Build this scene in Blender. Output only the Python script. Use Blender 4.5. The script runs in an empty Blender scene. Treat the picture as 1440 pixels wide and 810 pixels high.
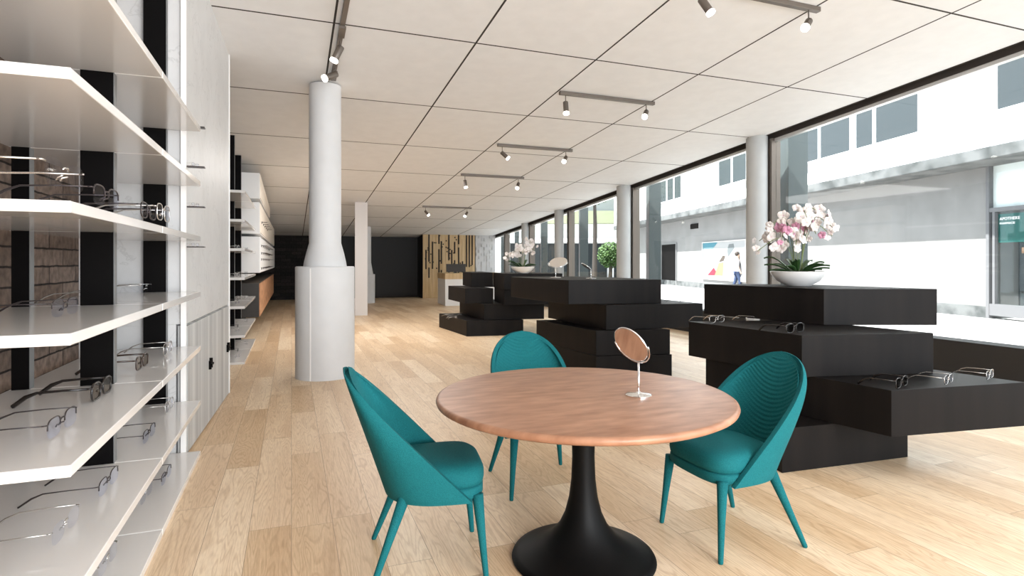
import bpy, bmesh, math, random
from mathutils import Vector, Matrix
random.seed(7)
R = math.radians
PI = math.pi
S = bpy.context.scene
C = S.collection

# ------------------------------------------------------------------ camera, sky, sun, exposure
EYE = 1.32
cd = bpy.data.cameras.new('camera'); cam = bpy.data.objects.new('camera', cd); C.objects.link(cam)
cam.location = (0, 0, EYE); cam.rotation_euler = (R(90), 0, -R(20.9))
cd.sensor_width = 36; cd.lens = 812/1440*36; cd.shift_y = -37/1440; cd.clip_start = .05; cd.clip_end = 400
S.camera = cam
S.view_settings.view_transform = 'Standard'; S.view_settings.look = 'None'
S.view_settings.gamma = 1; S.view_settings.use_curve_mapping = False
S.view_settings.exposure = 0.5
w = bpy.data.worlds.new('sky'); S.world = w; w.use_nodes = True
wn = w.node_tree.nodes; wl = w.node_tree.links
wn['Background'].inputs['Color'].default_value = (.80, .90, 1, 1)
wn['Background'].inputs['Strength'].default_value = 2.3
def light(name, kind, loc, rot, energy, color=(1,1,1), **kw):
    d = bpy.data.lights.new(name, kind); o = bpy.data.objects.new(name, d); C.objects.link(o)
    o.location = loc; o.rotation_euler = rot; d.energy = energy; d.color = color
    for k, v in kw.items(): setattr(d, k, v)
    return o
sun = light('sun', 'SUN', (0, 0, 20), (0, 0, 0), 15, (1, .97, .95), angle=R(.6))
sun.rotation_euler = Vector((.50, -.06, -.86)).to_track_quat('-Z', 'Y').to_euler()
# added fill areas without fittings: two behind the camera, one above the aisle
light('rear_fill', 'AREA', (2.4, -3.6, 1.9), (R(84), 0, R(2)), 250, (.92, .96, 1), shape='RECTANGLE', size=5.0, size_y=2.8)  # broad unseen fill added to brighten the interior
light('shelf_fill', 'AREA', (1.3, -1.2, .9), (R(97), 0, R(28)), 60, (1, .96, .92), shape='RECTANGLE', size=1.6, size_y=1.8)  # extra fill added out of view to lift the white shelves
light('aisle_fill', 'AREA', (1.8, 10.8, 2.95), (0, 0, 0), 110, (1, .98, .96), shape='RECTANGLE', size=2.2, size_y=4.5)  # overhead fill added for the far aisle, not a shop lamp

# ------------------------------------------------------------------ helpers
def at(u, v, z):
    a = (u-720)/812; dz = (368-v)/812; t = (z-EYE)/dz
    return Vector((t*(.3567+.9342*a), t*(.9342-.3567*a), z))
def ceil_z(y): return 3.90-.0775*y

def mat(name, col, rough=.5, metal=0, spec=.5, emit=None, es=1, coat=0, trans=0, bump=None):
    m = bpy.data.materials.new(name); m.use_nodes = True
    b = m.node_tree.nodes['Principled BSDF']
    b.inputs['Base Color'].default_value = (*col, 1); b.inputs['Roughness'].default_value = rough
    b.inputs['Metallic'].default_value = metal; b.inputs['Specular IOR Level'].default_value = spec
    b.inputs['Coat Weight'].default_value = coat
    b.inputs['Transmission Weight'].default_value = trans
    if emit: b.inputs['Emission Color'].default_value = (*emit, 1); b.inputs['Emission Strength'].default_value = es
    return m
def nd(m, t, **kw):
    n = m.node_tree.nodes.new(t)
    for k, v in kw.items():
        if hasattr(n, k) and k not in n.inputs: setattr(n, k, v)
        else: n.inputs[k].default_value = v
    return n
def lk(m, a, b): m.node_tree.links.new(a, b)
def noisy(m, scale, c1, c2, stretch=(1,1,1), detail=5, lo=.35, hi=.65, bump=0, bs=None):
    b = m.node_tree.nodes['Principled BSDF']
    tc = nd(m, 'ShaderNodeTexCoord'); mp = nd(m, 'ShaderNodeMapping'); mp.inputs['Scale'].default_value = stretch
    lk(m, tc.outputs['Object'], mp.inputs['Vector'])
    n = nd(m, 'ShaderNodeTexNoise'); n.inputs['Scale'].default_value = scale; n.inputs['Detail'].default_value = detail
    lk(m, mp.outputs[0], n.inputs['Vector'])
    r = nd(m, 'ShaderNodeValToRGB'); r.color_ramp.elements[0].position = lo; r.color_ramp.elements[1].position = hi
    r.color_ramp.elements[0].color = (*c1, 1); r.color_ramp.elements[1].color = (*c2, 1)
    lk(m, n.outputs['Fac'], r.inputs[0]); lk(m, r.outputs[0], b.inputs['Base Color'])
    if bump:
        bp = nd(m, 'ShaderNodeBump'); bp.inputs['Strength'].default_value = bump; bp.inputs['Distance'].default_value = .01
        lk(m, n.outputs['Fac'], bp.inputs['Height']); lk(m, bp.outputs[0], b.inputs['Normal'])
    return m

M = {}
M['ceiling'] = noisy(mat('ceiling_panel', (.86,.84,.825), .75), 6, (.78,.78,.785), (.81,.81,.815))
M['gap'] = mat('dark_gap', (.035,.028,.024), .9)
M['white'] = mat('white_lacquer', (.78,.755,.73), .13, coat=.25)
M['strip'] = mat('white_strip', (.88,.86,.84), .4)
M['plaster'] = noisy(mat('white_plaster', (.85,.85,.86), .6), 3, (.60,.595,.595), (.64,.635,.635))
M['pillar'] = mat('pillar_white', (.66,.63,.615), .6)
M['black'] = mat('black_powder_coat', (.0025,.002,.002), .6, spec=.08)
M['greymetal'] = mat('grey_metal_side', (.17,.17,.17), .45)
M['bronze'] = mat('bronze_metal', (.16,.135,.115), .4, metal=.6)
M['alu'] = mat('aluminium', (.55,.54,.53), .35, metal=.6)
M['chrome'] = mat('chrome', (.9,.9,.9), .06, metal=1)
M['mirror'] = mat('mirror_glass', (.95,.93,.91), .01, metal=1)
M['silver'] = mat('silver_wire', (.62,.60,.57), .25, metal=.9)
M['darkwire'] = mat('dark_wire', (.05,.04,.04), .35, metal=.5)
M['plasticblack'] = mat('glossy_black_acetate', (.012,.009,.008), .2)
M['tortoise'] = mat('brown_acetate', (.05,.032,.025), .2)
M['teal'] = noisy(mat('teal_fabric', (.0,.2,.22), .85, spec=.2), 260, (.004,.098,.110), (.008,.140,.153), bump=.25)
M['tablewood'] = mat('table_wood', (.4,.2,.12), .36, spec=.35)
M['tablewood'] = noisy(M['tablewood'], 5, (.235,.105,.057), (.45,.24,.145), stretch=(1.4,5,1), detail=12, lo=.25, hi=.75)
M['tableblack'] = mat('satin_black_metal', (.003,.003,.003), .5, spec=.12)
M['greydoor'] = mat('grey_striped_door', (.5,.5,.5), .5)
M['bwhite'] = mat('facade_render', (.86,.86,.86), .8)
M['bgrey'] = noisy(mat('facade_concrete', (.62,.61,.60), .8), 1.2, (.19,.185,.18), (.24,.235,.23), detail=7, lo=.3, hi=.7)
M['ledge'] = noisy(mat('ledge_concrete', (.6,.6,.6), .8), 2.2, (.045,.05,.05), (.13,.135,.135), detail=8, lo=.35, hi=.6)
M['street'] = noisy(mat('street_paving', (.7,.68,.65), .8), 2, (.42,.41,.40), (.50,.49,.48))
M['darkglass'] = mat('window_dark_glass', (.045,.055,.06), .2, spec=.2)
M['interiorgrey'] = mat('curtain_grey', (.45,.47,.47), .6)
M['pwhite'] = mat('window_white_frame', (.85,.85,.85), .5)
M['teal_sign'] = mat('teal_sign', (.0,.08,.07), .5)
M['orange'] = mat('orange_print', (.35,.11,.035), .6)
M['palegreen'] = mat('pale_green_print', (.16,.23,.20), .6)
M['letter'] = mat('white_letter', (.9,.9,.9), .5)
M['petal'] = mat('orchid_petal_white', (.74,.69,.66), .6)
M['petalpink'] = mat('orchid_petal_pink', (.66,.32,.46), .6)
M['petalcore'] = mat('orchid_core', (.55,.12,.28), .55)
M['leaf'] = mat('orchid_leaf', (.03,.075,.022), .35)
M['stem'] = mat('orchid_stem', (.16,.20,.07), .5)
M['moss'] = mat('moss', (.035,.04,.02), .9)
M['bowl'] = mat('white_ceramic', (.82,.81,.79), .3)
M['slab'] = mat('dark_green_grey_post', (.07,.085,.085), .4)
M['concretecol'] = noisy(mat('grey_column', (.5,.5,.5), .6), 2, (.44,.45,.45), (.50,.505,.50))
M['oakcab'] = noisy(mat('orange_oak', (.5,.25,.12), .45), 3, (.42,.20,.09), (.60,.32,.17), stretch=(1,1,4))
M['warmwhite'] = mat('cream_display_front', (.86,.78,.68), .5)
M['lampglow'] = mat('lamp_glow', (1,1,1), .3, emit=(1,.95,.86), es=6)
M['monitor'] = mat('monitor_dark', (.035,.03,.026), .5)
M['tree'] = noisy(mat('tree_leaves', (.1,.25,.05), .7), 3, (.025,.065,.012), (.08,.15,.035))
M['bark'] = mat('dark_bark', (.035,.028,.022), .9)
M['skin'] = mat('skin', (.6,.4,.3), .6)
M['jeans'] = mat('jeans', (.025,.045,.10), .8)
M['shirt'] = mat('pale_shirt', (.30,.29,.30), .8)
M['hair'] = mat('dark_hair', (.03,.02,.015), .6)
M['red'] = mat('red_paint', (.65,.10,.12), .6)
M['yellowband'] = mat('pale_yellow_balcony', (.30,.32,.20), .7)
M['black2'] = mat('black_wall_paint', (.010,.009,.009), .6)

# glass for windows: mostly clear with a grazing reflection
def glassmat(name, tint, refl=.06, haze=None, hz=0):
    m = bpy.data.materials.new(name); m.use_nodes = True; n = m.node_tree.nodes; n.remove(n['Principled BSDF'])
    tr = n.new('ShaderNodeBsdfTransparent'); tr.inputs[0].default_value = (*tint, 1)
    gl = n.new('ShaderNodeBsdfGlossy'); gl.inputs['Roughness'].default_value = .03
    lw_ = n.new('ShaderNodeLayerWeight'); lw_.inputs['Blend'].default_value = .5
    pw_ = n.new('ShaderNodeMath'); pw_.operation = 'POWER'; pw_.inputs[1].default_value = 5; lk(m, lw_.outputs['Facing'], pw_.inputs[0])
    fr = n.new('ShaderNodeMath'); fr.operation = 'MULTIPLY_ADD'; fr.inputs[1].default_value = hz or .45; fr.inputs[2].default_value = refl/2; lk(m, pw_.outputs[0], fr.inputs[0])
    mx = n.new('ShaderNodeMixShader')
    lk(m, fr.outputs[0], mx.inputs[0]); lk(m, tr.outputs[0], mx.inputs[1]); lk(m, gl.outputs[0], mx.inputs[2])
    lk(m, mx.outputs[0], n['Material Output'].inputs[0])
    return m
M['glass'] = glassmat('window_glass', (.97,.99,.985))
M['lens'] = glassmat('lens_glass', (.93,.94,.97), refl=.04, hz=.2)
M['lensblue'] = glassmat('lens_bluish', (.90,.92,.98), refl=.04, hz=.2)
M['lenssmoke'] = glassmat('lens_smoke', (.74,.70,.66), refl=.04, hz=.2)
M['lensdark'] = glassmat('lens_dark', (.40,.38,.37), refl=.04, hz=.2)

def make_floor():
    m = mat('oak_planks', (.6,.4,.25), .42); b = m.node_tree.nodes['Principled BSDF']
    tc = nd(m, 'ShaderNodeTexCoord'); sp = nd(m, 'ShaderNodeSeparateXYZ'); cb = nd(m, 'ShaderNodeCombineXYZ')
    lk(m, tc.outputs['Object'], sp.inputs[0]); lk(m, sp.outputs['Y'], cb.inputs['X']); lk(m, sp.outputs['X'], cb.inputs['Y'])
    br = nd(m, 'ShaderNodeTexBrick'); br.offset = .37; br.offset_frequency = 2; br.squash = .75; br.squash_frequency = 3
    for k, v in {'Scale':1,'Mortar Size':.0012,'Mortar Smooth':.1,'Bias':0,'Brick Width':1.55,'Row Height':.195}.items(): br.inputs[k].default_value = v
    br.inputs['Color1'].default_value = (0,0,0,1); br.inputs['Color2'].default_value = (1,1,1,1); br.inputs['Mortar'].default_value = (.5,.5,.5,1)
    lk(m, cb.outputs[0], br.inputs['Vector'])
    # per-plank offset for the grain
    sc = nd(m, 'ShaderNodeVectorMath', operation='SCALE'); sc.inputs['Scale'].default_value = 13.7; lk(m, br.outputs['Color'], sc.inputs[0])
    ad = nd(m, 'ShaderNodeVectorMath', operation='ADD'); lk(m, cb.outputs[0], ad.inputs[0]); lk(m, sc.outputs[0], ad.inputs[1])
    mp = nd(m, 'ShaderNodeMapping'); mp.inputs['Scale'].default_value = (.55,5.5,1); lk(m, ad.outputs[0], mp.inputs['Vector'])
    n1 = nd(m, 'ShaderNodeTexNoise'); n1.inputs['Scale'].default_value = 1.6; n1.inputs['Detail'].default_value = 2; n1.inputs['Distortion'].default_value = .4
    lk(m, mp.outputs[0], n1.inputs['Vector'])
    mu = nd(m, 'ShaderNodeMath', operation='MULTIPLY'); mu.inputs[1].default_value = 120; lk(m, n1.outputs['Fac'], mu.inputs[0])
    si = nd(m, 'ShaderNodeMath', operation='SINE'); lk(m, mu.outputs[0], si.inputs[0])
    n2 = nd(m, 'ShaderNodeTexNoise'); n2.inputs['Scale'].default_value = 30; n2.inputs['Detail'].default_value = 6; lk(m, mp.outputs[0], n2.inputs['Vector'])
    n3 = nd(m, 'ShaderNodeTexNoise'); n3.inputs['Scale'].default_value = 1.3; n3.inputs['Detail'].default_value = 3; lk(m, mp.outputs[0], n3.inputs['Vector'])
    r = nd(m, 'ShaderNodeValToRGB'); e = r.color_ramp.elements
    e[0].position = .0; e[0].color = (.67,.475,.285,1); e[1].position = 1; e[1].color = (.88,.715,.52,1)
    x = r.color_ramp.elements.new(.5); x.color = (.80,.61,.41,1)
    lk(m, br.outputs['Color'], r.inputs[0])
    def mix(fac, a, bb, t):
        k = nd(m, 'ShaderNodeMix', data_type='RGBA', blend_type=t); k.inputs['Factor'].default_value = fac
        lk(m, a, k.inputs[6]); lk(m, bb, k.inputs[7]); return k.outputs[2]
    g = nd(m, 'ShaderNodeValToRGB'); g.color_ramp.elements[0].color = (.74,.66,.58,1); g.color_ramp.elements[1].color = (1,1,1,1)
    g.color_ramp.elements[0].position = .0; g.color_ramp.elements[1].position = .45
    mr = nd(m, 'ShaderNodeMapRange'); mr.inputs[1].default_value = -1; lk(m, si.outputs[0], mr.inputs[0]); lk(m, mr.outputs[0], g.inputs[0])
    c1 = mix(.55, r.outputs[0], g.outputs[0], 'MULTIPLY')
    g2 = nd(m, 'ShaderNodeValToRGB'); g2.color_ramp.elements[0].color = (.72,.66,.6,1); g2.color_ramp.elements[1].color = (1.0,1.0,1.0,1)
    g2.color_ramp.elements[0].position = .3; g2.color_ramp.elements[1].position = .6; lk(m, n2.outputs['Fac'], g2.inputs[0])
    c2 = mix(.5, c1, g2.outputs[0], 'MULTIPLY')
    g3 = nd(m, 'ShaderNodeValToRGB'); g3.color_ramp.elements[0].color = (.86,.80,.74,1); g3.color_ramp.elements[1].color = (1.0,1.0,1.0,1)
    g3.color_ramp.elements[0].position = .35; g3.color_ramp.elements[1].position = .6; lk(m, n3.outputs['Fac'], g3.inputs[0])
    c3 = mix(.8, c2, g3.outputs[0], 'MULTIPLY')
    k = nd(m, 'ShaderNodeMix', data_type='RGBA'); lk(m, br.outputs['Fac'], k.inputs[0]); lk(m, c3, k.inputs[6]); k.inputs[7].default_value = (.30,.19,.11,1)
    lk(m, k.outputs[2], b.inputs['Base Color'])
    return m
M['floor'] = make_floor()

def make_marble():
    m = mat('pale_marble', (.7,.7,.7), .4); b = m.node_tree.nodes['Principled BSDF']
    tc = nd(m, 'ShaderNodeTexCoord')
    n = nd(m, 'ShaderNodeTexNoise'); n.inputs['Scale'].default_value = 2.6; n.inputs['Detail'].default_value = 10; n.inputs['Distortion'].default_value = .7; n.inputs['Roughness'].default_value = .62
    lk(m, tc.outputs['Object'], n.inputs['Vector'])
    r = nd(m, 'ShaderNodeValToRGB'); e = r.color_ramp.elements
    e[0].position = .32; e[0].color = (.59,.585,.58,1); e[1].position = .6; e[1].color = (.645,.64,.635,1)
    lk(m, n.outputs['Fac'], r.inputs[0])
    n2 = nd(m, 'ShaderNodeTexNoise'); n2.inputs['Scale'].default_value = 3.4; n2.inputs['Detail'].default_value = 8; n2.inputs['Distortion'].default_value = 1.5
    lk(m, tc.outputs['Object'], n2.inputs['Vector'])
    a = nd(m, 'ShaderNodeMath', operation='SUBTRACT'); a.inputs[1].default_value = .58; lk(m, n2.outputs['Fac'], a.inputs[0])
    ab = nd(m, 'ShaderNodeMath', operation='ABSOLUTE'); lk(m, a.outputs[0], ab.inputs[0])
    r2 = nd(m, 'ShaderNodeValToRGB'); e = r2.color_ramp.elements
    e[0].position = 0; e[0].color = (.66,.655,.65,1); e[1].position = .016; e[1].color = (1,1,1,1); lk(m, ab.outputs[0], r2.inputs[0])
    k = nd(m, 'ShaderNodeMix', data_type='RGBA', blend_type='MULTIPLY'); k.inputs[0].default_value = .45
    lk(m, r.outputs[0], k.inputs[6]); lk(m, r2.outputs[0], k.inputs[7]); lk(m, k.outputs[2], b.inputs['Base Color'])
    return m
M['marble'] = make_marble()

def make_brick(name, ca, cb_, mortar, bw, rh, plane, rough=.85):
    m = mat(name, ca, rough, spec=.25); b = m.node_tree.nodes['Principled BSDF']
    tc = nd(m, 'ShaderNodeTexCoord'); sp = nd(m, 'ShaderNodeSeparateXYZ'); cb = nd(m, 'ShaderNodeCombineXYZ')
    lk(m, tc.outputs['Object'], sp.inputs[0]); lk(m, sp.outputs[plane], cb.inputs['X']); lk(m, sp.outputs['Z'], cb.inputs['Y'])
    nz = nd(m, 'ShaderNodeTexNoise'); nz.inputs['Scale'].default_value = 9; lk(m, tc.outputs['Object'], nz.inputs['Vector'])
    sc = nd(m, 'ShaderNodeVectorMath', operation='SCALE'); sc.inputs['Scale'].default_value = .012; lk(m, nz.outputs['Color'], sc.inputs[0])
    ad = nd(m, 'ShaderNodeVectorMath', operation='ADD'); lk(m, cb.outputs[0], ad.inputs[0]); lk(m, sc.outputs[0], ad.inputs[1])
    br = nd(m, 'ShaderNodeTexBrick')
    for k, v in {'Scale':1,'Mortar Size':.006,'Mortar Smooth':.3,'Bias':0,'Brick Width':bw,'Row Height':rh}.items(): br.inputs[k].default_value = v
    br.inputs['Color1'].default_value = (*ca,1); br.inputs['Color2'].default_value = (*cb_,1); br.inputs['Mortar'].default_value = (*mortar,1)
    lk(m, ad.outputs[0], br.inputs['Vector'])
    n = nd(m, 'ShaderNodeTexNoise'); n.inputs['Scale'].default_value = 22; n.inputs['Detail'].default_value = 8; lk(m, tc.outputs['Object'], n.inputs['Vector'])
    r = nd(m, 'ShaderNodeValToRGB'); r.color_ramp.elements[0].color = (.45,.43,.42,1); r.color_ramp.elements[1].color = (1.2,1.15,1.1,1)
    r.color_ramp.elements[0].position = .3; r.color_ramp.elements[1].position = .7; lk(m, n.outputs['Fac'], r.inputs[0])
    k = nd(m, 'ShaderNodeMix', data_type='RGBA', blend_type='MULTIPLY'); k.inputs[0].default_value = .8
    lk(m, br.outputs['Color'], k.inputs[6]); lk(m, r.outputs[0], k.inputs[7]); lk(m, k.outputs[2], b.inputs['Base Color'])
    s = nd(m, 'ShaderNodeMath', operation='SUBTRACT'); lk(m, n.outputs['Fac'], s.inputs[0]); lk(m, br.outputs['Fac'], s.inputs[1])
    bp = nd(m, 'ShaderNodeBump'); bp.inputs['Strength'].default_value = .8; bp.inputs['Distance'].default_value = .01
    lk(m, s.outputs[0], bp.inputs['Height']); lk(m, bp.outputs[0], b.inputs['Normal'])
    return m
M['brick'] = make_brick('brown_grey_brick', (.20,.145,.115), (.30,.23,.19), (.045,.035,.03), .42, .10, 'Y')
M['darkbrick'] = make_brick('charcoal_brick', (.022,.020,.020), (.045,.038,.036), (.008,.008,.008), .35, .12, 'X')

def make_darkwood():
    m = mat('dark_stained_wood', (.03,.025,.022), .5, spec=.15); b = m.node_tree.nodes['Principled BSDF']
    tc = nd(m, 'ShaderNodeTexCoord'); mp = nd(m, 'ShaderNodeMapping'); mp.inputs['Scale'].default_value = (7,7,.5); lk(m, tc.outputs['Object'], mp.inputs['Vector'])
    n = nd(m, 'ShaderNodeTexNoise'); n.inputs['Scale'].default_value = 1.2; n.inputs['Detail'].default_value = 6; lk(m, mp.outputs[0], n.inputs['Vector'])
    r = nd(m, 'ShaderNodeValToRGB'); e = r.color_ramp.elements
    e[0].position = .3; e[0].color = (.004,.0032,.003,1); e[1].position = .7; e[1].color = (.010,.0075,.0065,1)
    lk(m, n.outputs['Fac'], r.inputs[0]); lk(m, r.outputs[0], b.inputs['Base Color'])
    return m
M['darkwood'] = make_darkwood()
def stripes(m, axis, c1, c2, scale):
    b = m.node_tree.nodes['Principled BSDF']
    tc = nd(m, 'ShaderNodeTexCoord'); w_ = nd(m, 'ShaderNodeTexNoise'); mp = nd(m, 'ShaderNodeMapping')
    mp.inputs['Scale'].default_value = tuple(scale if i == axis else .02 for i in range(3))
    lk(m, tc.outputs['Object'], mp.inputs['Vector']); lk(m, mp.outputs[0], w_.inputs['Vector']); w_.inputs['Scale'].default_value = 1; w_.inputs['Detail'].default_value = 4
    r = nd(m, 'ShaderNodeValToRGB'); r.color_ramp.elements[0].color = (*c1,1); r.color_ramp.elements[1].color = (*c2,1)
    r.color_ramp.elements[0].position = .35; r.color_ramp.elements[1].position = .65
    lk(m, w_.outputs['Fac'], r.inputs[0]); lk(m, r.outputs[0], b.inputs['Base Color'])
stripes(M['greydoor'], 1, (.38,.38,.38), (.62,.62,.62), 9)

# ---- mesh helpers
def add_box(bm, x0, x1, y0, y1, z0, z1):
    v = [bm.verts.new((x, y, z)) for z in (z0, z1) for y in (y0, y1) for x in (x0, x1)]
    for f in ((0,2,3,1),(4,5,7,6),(0,1,5,4),(2,6,7,3),(0,4,6,2),(1,3,7,5)): bm.faces.new([v[i] for i in f])
def add_prism(bm, pts, z0, z1):
    n = len(pts)
    def zz(z, p): return z(p[0], p[1]) if callable(z) else z
    a = [bm.verts.new((p[0], p[1], zz(z0, p))) for p in pts]; b = [bm.verts.new((p[0], p[1], zz(z1, p))) for p in pts]
    bm.faces.new(a[::-1]); bm.faces.new(b)
    for i in range(n): bm.faces.new((a[i], a[(i+1)%n], b[(i+1)%n], b[i]))
def add_lathe(bm, prof, n=32, c=(0,0)):
    rings = []
    for r, z in prof:
        if r < 1e-6: rings.append([bm.verts.new((c[0], c[1], z))])
        else: rings.append([bm.verts.new((c[0]+r*math.cos(2*PI*i/n), c[1]+r*math.sin(2*PI*i/n), z)) for i in range(n)])
    for A, B in zip(rings, rings[1:]):
        for i in range(n):
            j = (i+1) % n
            if len(A) == 1 and len(B) == 1: continue
            if len(A) == 1: bm.faces.new((A[0], B[j], B[i]))
            elif len(B) == 1: bm.faces.new((A[i], A[j], B[0]))
            else: bm.faces.new((A[i], A[j], B[j], B[i]))
def add_tube(bm, pts, r, n=8, closed=False):
    pts = [Vector(p) for p in pts]; N = len(pts); rr = r if hasattr(r, '__len__') else [r]*N
    rings = []; up = None
    for i, p in enumerate(pts):
        if closed: d = pts[(i+1)%N]-pts[i-1]
        else: d = pts[min(i+1,N-1)]-pts[max(i-1,0)]
        d.normalize()
        if up is None: up = d.orthogonal().normalized()
        up = (up-d*up.dot(d))
        if up.length < 1e-5: up = d.orthogonal()
        up.normalize(); s = d.cross(up)
        rings.append([bm.verts.new(p+(up*math.cos(2*PI*k/n)+s*math.sin(2*PI*k/n))*rr[i]) for k in range(n)])
    for i in range(N if closed else N-1):
        A = rings[i]; B = rings[(i+1)%N]
        for k in range(n): bm.faces.new((A[k], A[(k+1)%n], B[(k+1)%n], B[k]))
    if not closed: bm.faces.new(rings[0][::-1]); bm.faces.new(rings[-1])
def add_grid(bm, fn, nu, nv, wrap=False):
    g = [[bm.verts.new(fn(i/nu, j/nv)) for j in range(nv+1)] for i in range(nu+(0 if wrap else 1))]
    for i in range(nu):
        for j in range(nv): bm.faces.new((g[i][j], g[(i+1)%len(g)][j], g[(i+1)%len(g)][j+1], g[i][j+1]))
def obj(name, bm, m, parent=None, smooth=False, bevel=0, loc=None, rotz=0, seg=2):
    bmesh.ops.recalc_face_normals(bm, faces=bm.faces)
    me = bpy.data.meshes.new(name); bm.to_mesh(me); bm.free()
    o = bpy.data.objects.new(name, me); C.objects.link(o)
    for x in (m if isinstance(m, list) else [m]): me.materials.append(x)
    if smooth:
        for p in me.polygons: p.use_smooth = True
    if bevel:
        b = o.modifiers.new('bevel', 'BEVEL'); b.width = bevel; b.segments = seg; b.limit_method = 'ANGLE'
        if smooth is False:
            pass
    if parent: o.parent = parent
    if loc is not None: o.location = loc
    o.rotation_euler.z = rotz
    return o
def B(*boxes):
    bm = bmesh.new()
    for b in boxes: add_box(bm, *b)
    return bm
def tag(o, label, cat, group=None):
    o['label'] = label; o['category'] = cat
    if group: o['group'] = group
    return o
def thing(name, label, cat, loc=(0,0,0), rotz=0, group=None):
    o = bpy.data.objects.new(name, None); C.objects.link(o); o.empty_display_size = .1
    o.location = loc; o.rotation_euler = (0, 0, rotz); return tag(o, label, cat, group)
def struct(name, bm, m, **kw):
    o = obj(name, bm, m, **kw); o['kind'] = 'structure'; return o
def dup(root, loc, rotz, label=None, group=None, scale=None):
    def cp(o, par):
        c = o.copy(); C.objects.link(c)
        if par: c.parent = par
        for ch in o.children: cp(ch, c)
        return c
    r = cp(root, None); r.location = loc; r.rotation_euler = (0, 0, rotz)
    if label: r['label'] = label
    if group: r['group'] = group
    if scale: r.scale = (scale,)*3
    return r

# ------------------------------------------------------------------ the room shell
YB = 21.5
struct('floor', B((-1.5, 7.25, -4.2, YB+.3, -.2, 0)), M['floor'])
# ceiling: panels with open joints under a dark slab, falling towards the far end
bm = bmesh.new()
xs = [-1.5, -.98, .36, 1.70, 3.04, 4.38, 5.72, 7.10]; ys = [-4.2] + [3.55+1.9*k for k in range(-3, 10)] + [YB+.3]
g = .008
for i in range(len(xs)-1):
    for j in range(len(ys)-1):
        add_prism(bm, [(xs[i]+g, ys[j]+g), (xs[i+1]-g, ys[j]+g), (xs[i+1]-g, ys[j+1]-g), (xs[i]+g, ys[j+1]-g)],
                  lambda x, y: ceil_z(y), lambda x, y: ceil_z(y)+.03)
struct('ceiling', bm, M['ceiling'])
bm = bmesh.new(); jw = .0095
for x in xs[1:-1]: add_prism(bm, [(x-jw, ys[0]),(x+jw, ys[0]),(x+jw, ys[-1]),(x-jw, ys[-1])], lambda x, y: ceil_z(y)-.0012, lambda x, y: ceil_z(y)+.02)
for y in ys[1:-1]: add_prism(bm, [(xs[0], y-jw),(xs[-1], y-jw),(xs[-1], y+jw),(xs[0], y+jw)], lambda x, y: ceil_z(y)-.0010, lambda x, y: ceil_z(y)+.02)
struct('trim_10', bm, M['gap'])
bm = bmesh.new(); add_prism(bm, [(-1.9,-4.3),(7.3,-4.3),(7.3,YB+.4),(-1.9,YB+.4)], lambda x, y: ceil_z(y)+.05, lambda x, y: ceil_z(y)+.35)
struct('trim_1', bm, M['gap'])
# window head: dark recess and aluminium rail
bm = bmesh.new(); add_prism(bm, [(7.11,-4.2),(7.20,-4.2),(7.20,YB),(7.11,YB)], lambda x, y: ceil_z(y)+.015, lambda x, y: ceil_z(y)+.045)
add_prism(bm, [(7.20,-4.2),(7.215,-4.2),(7.215,YB),(7.20,YB)], lambda x, y: ceil_z(y)-.055, lambda x, y: ceil_z(y)+.045)
struct('trim_2', bm, M['gap'])
bm = bmesh.new(); add_prism(bm, [(7.216,-4.2),(7.30,-4.2),(7.30,YB),(7.216,YB)], lambda x, y: ceil_z(y)-.10, lambda x, y: ceil_z(y)+.045)
struct('trim_3', bm, M['alu'])
# left wall: brick, then marble return, marble face, plain wall
struct('wall_left', B((-1.45, -1.28, -4.2, 4.62, 0, 4.2)), M['brick'])
struct('wall_left_far', B((-1.45, -1.0, 6.6, YB, 0, 3.6)), M['black2'])
A0 = Vector((-.672, 4.47)); A1 = Vector((-.588, 6.43))
nrm = Vector((-(A1-A0).y, (A1-A0).x)).normalized()
bm = bmesh.new()
add_prism(bm, [A0, A1, (-1.28, 6.6), (-1.28, 4.62), (-1.28, 4.47)], .895, 4.0)
add_prism(bm, [A0+nrm*.06, A1+nrm*.06, (-1.28, 6.6), (-1.28, 4.47)], 0.0, .894)
struct('wall_left_marble', bm, M['marble'])
bm = bmesh.new(); add_prism(bm, [(-.700,4.445),(-.668,4.445),(-.668,4.468),(-.700,4.468)], 0, 3.57)
struct('trim_4', bm, M['strip'])
bm = bmesh.new(); add_prism(bm, [(-.598,6.435),(-.580,6.435),(-.580,6.46),(-.62,6.46)], 0, 3.42)
struct('trim_5', bm, M['strip'])
# back walls
struct('wall_back', B((-1.45, 1.25, YB, YB+.2, 0, 3)), M['darkbrick'])
struct('wall_back_recess', B((1.25, 4.62, YB, YB+.2, 0, 3), (4.42, 4.62, 20.75, YB, 0, 3)), M['black2'])
struct('wall_entrance', B((-1.5, -.2, -4.3, -4.2, 0, 4.3)), M['plaster'])
struct('baseboard_back', B((1.3, 4.4, YB-.02, YB-.001, 0, .08)), M['gap'])
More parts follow.
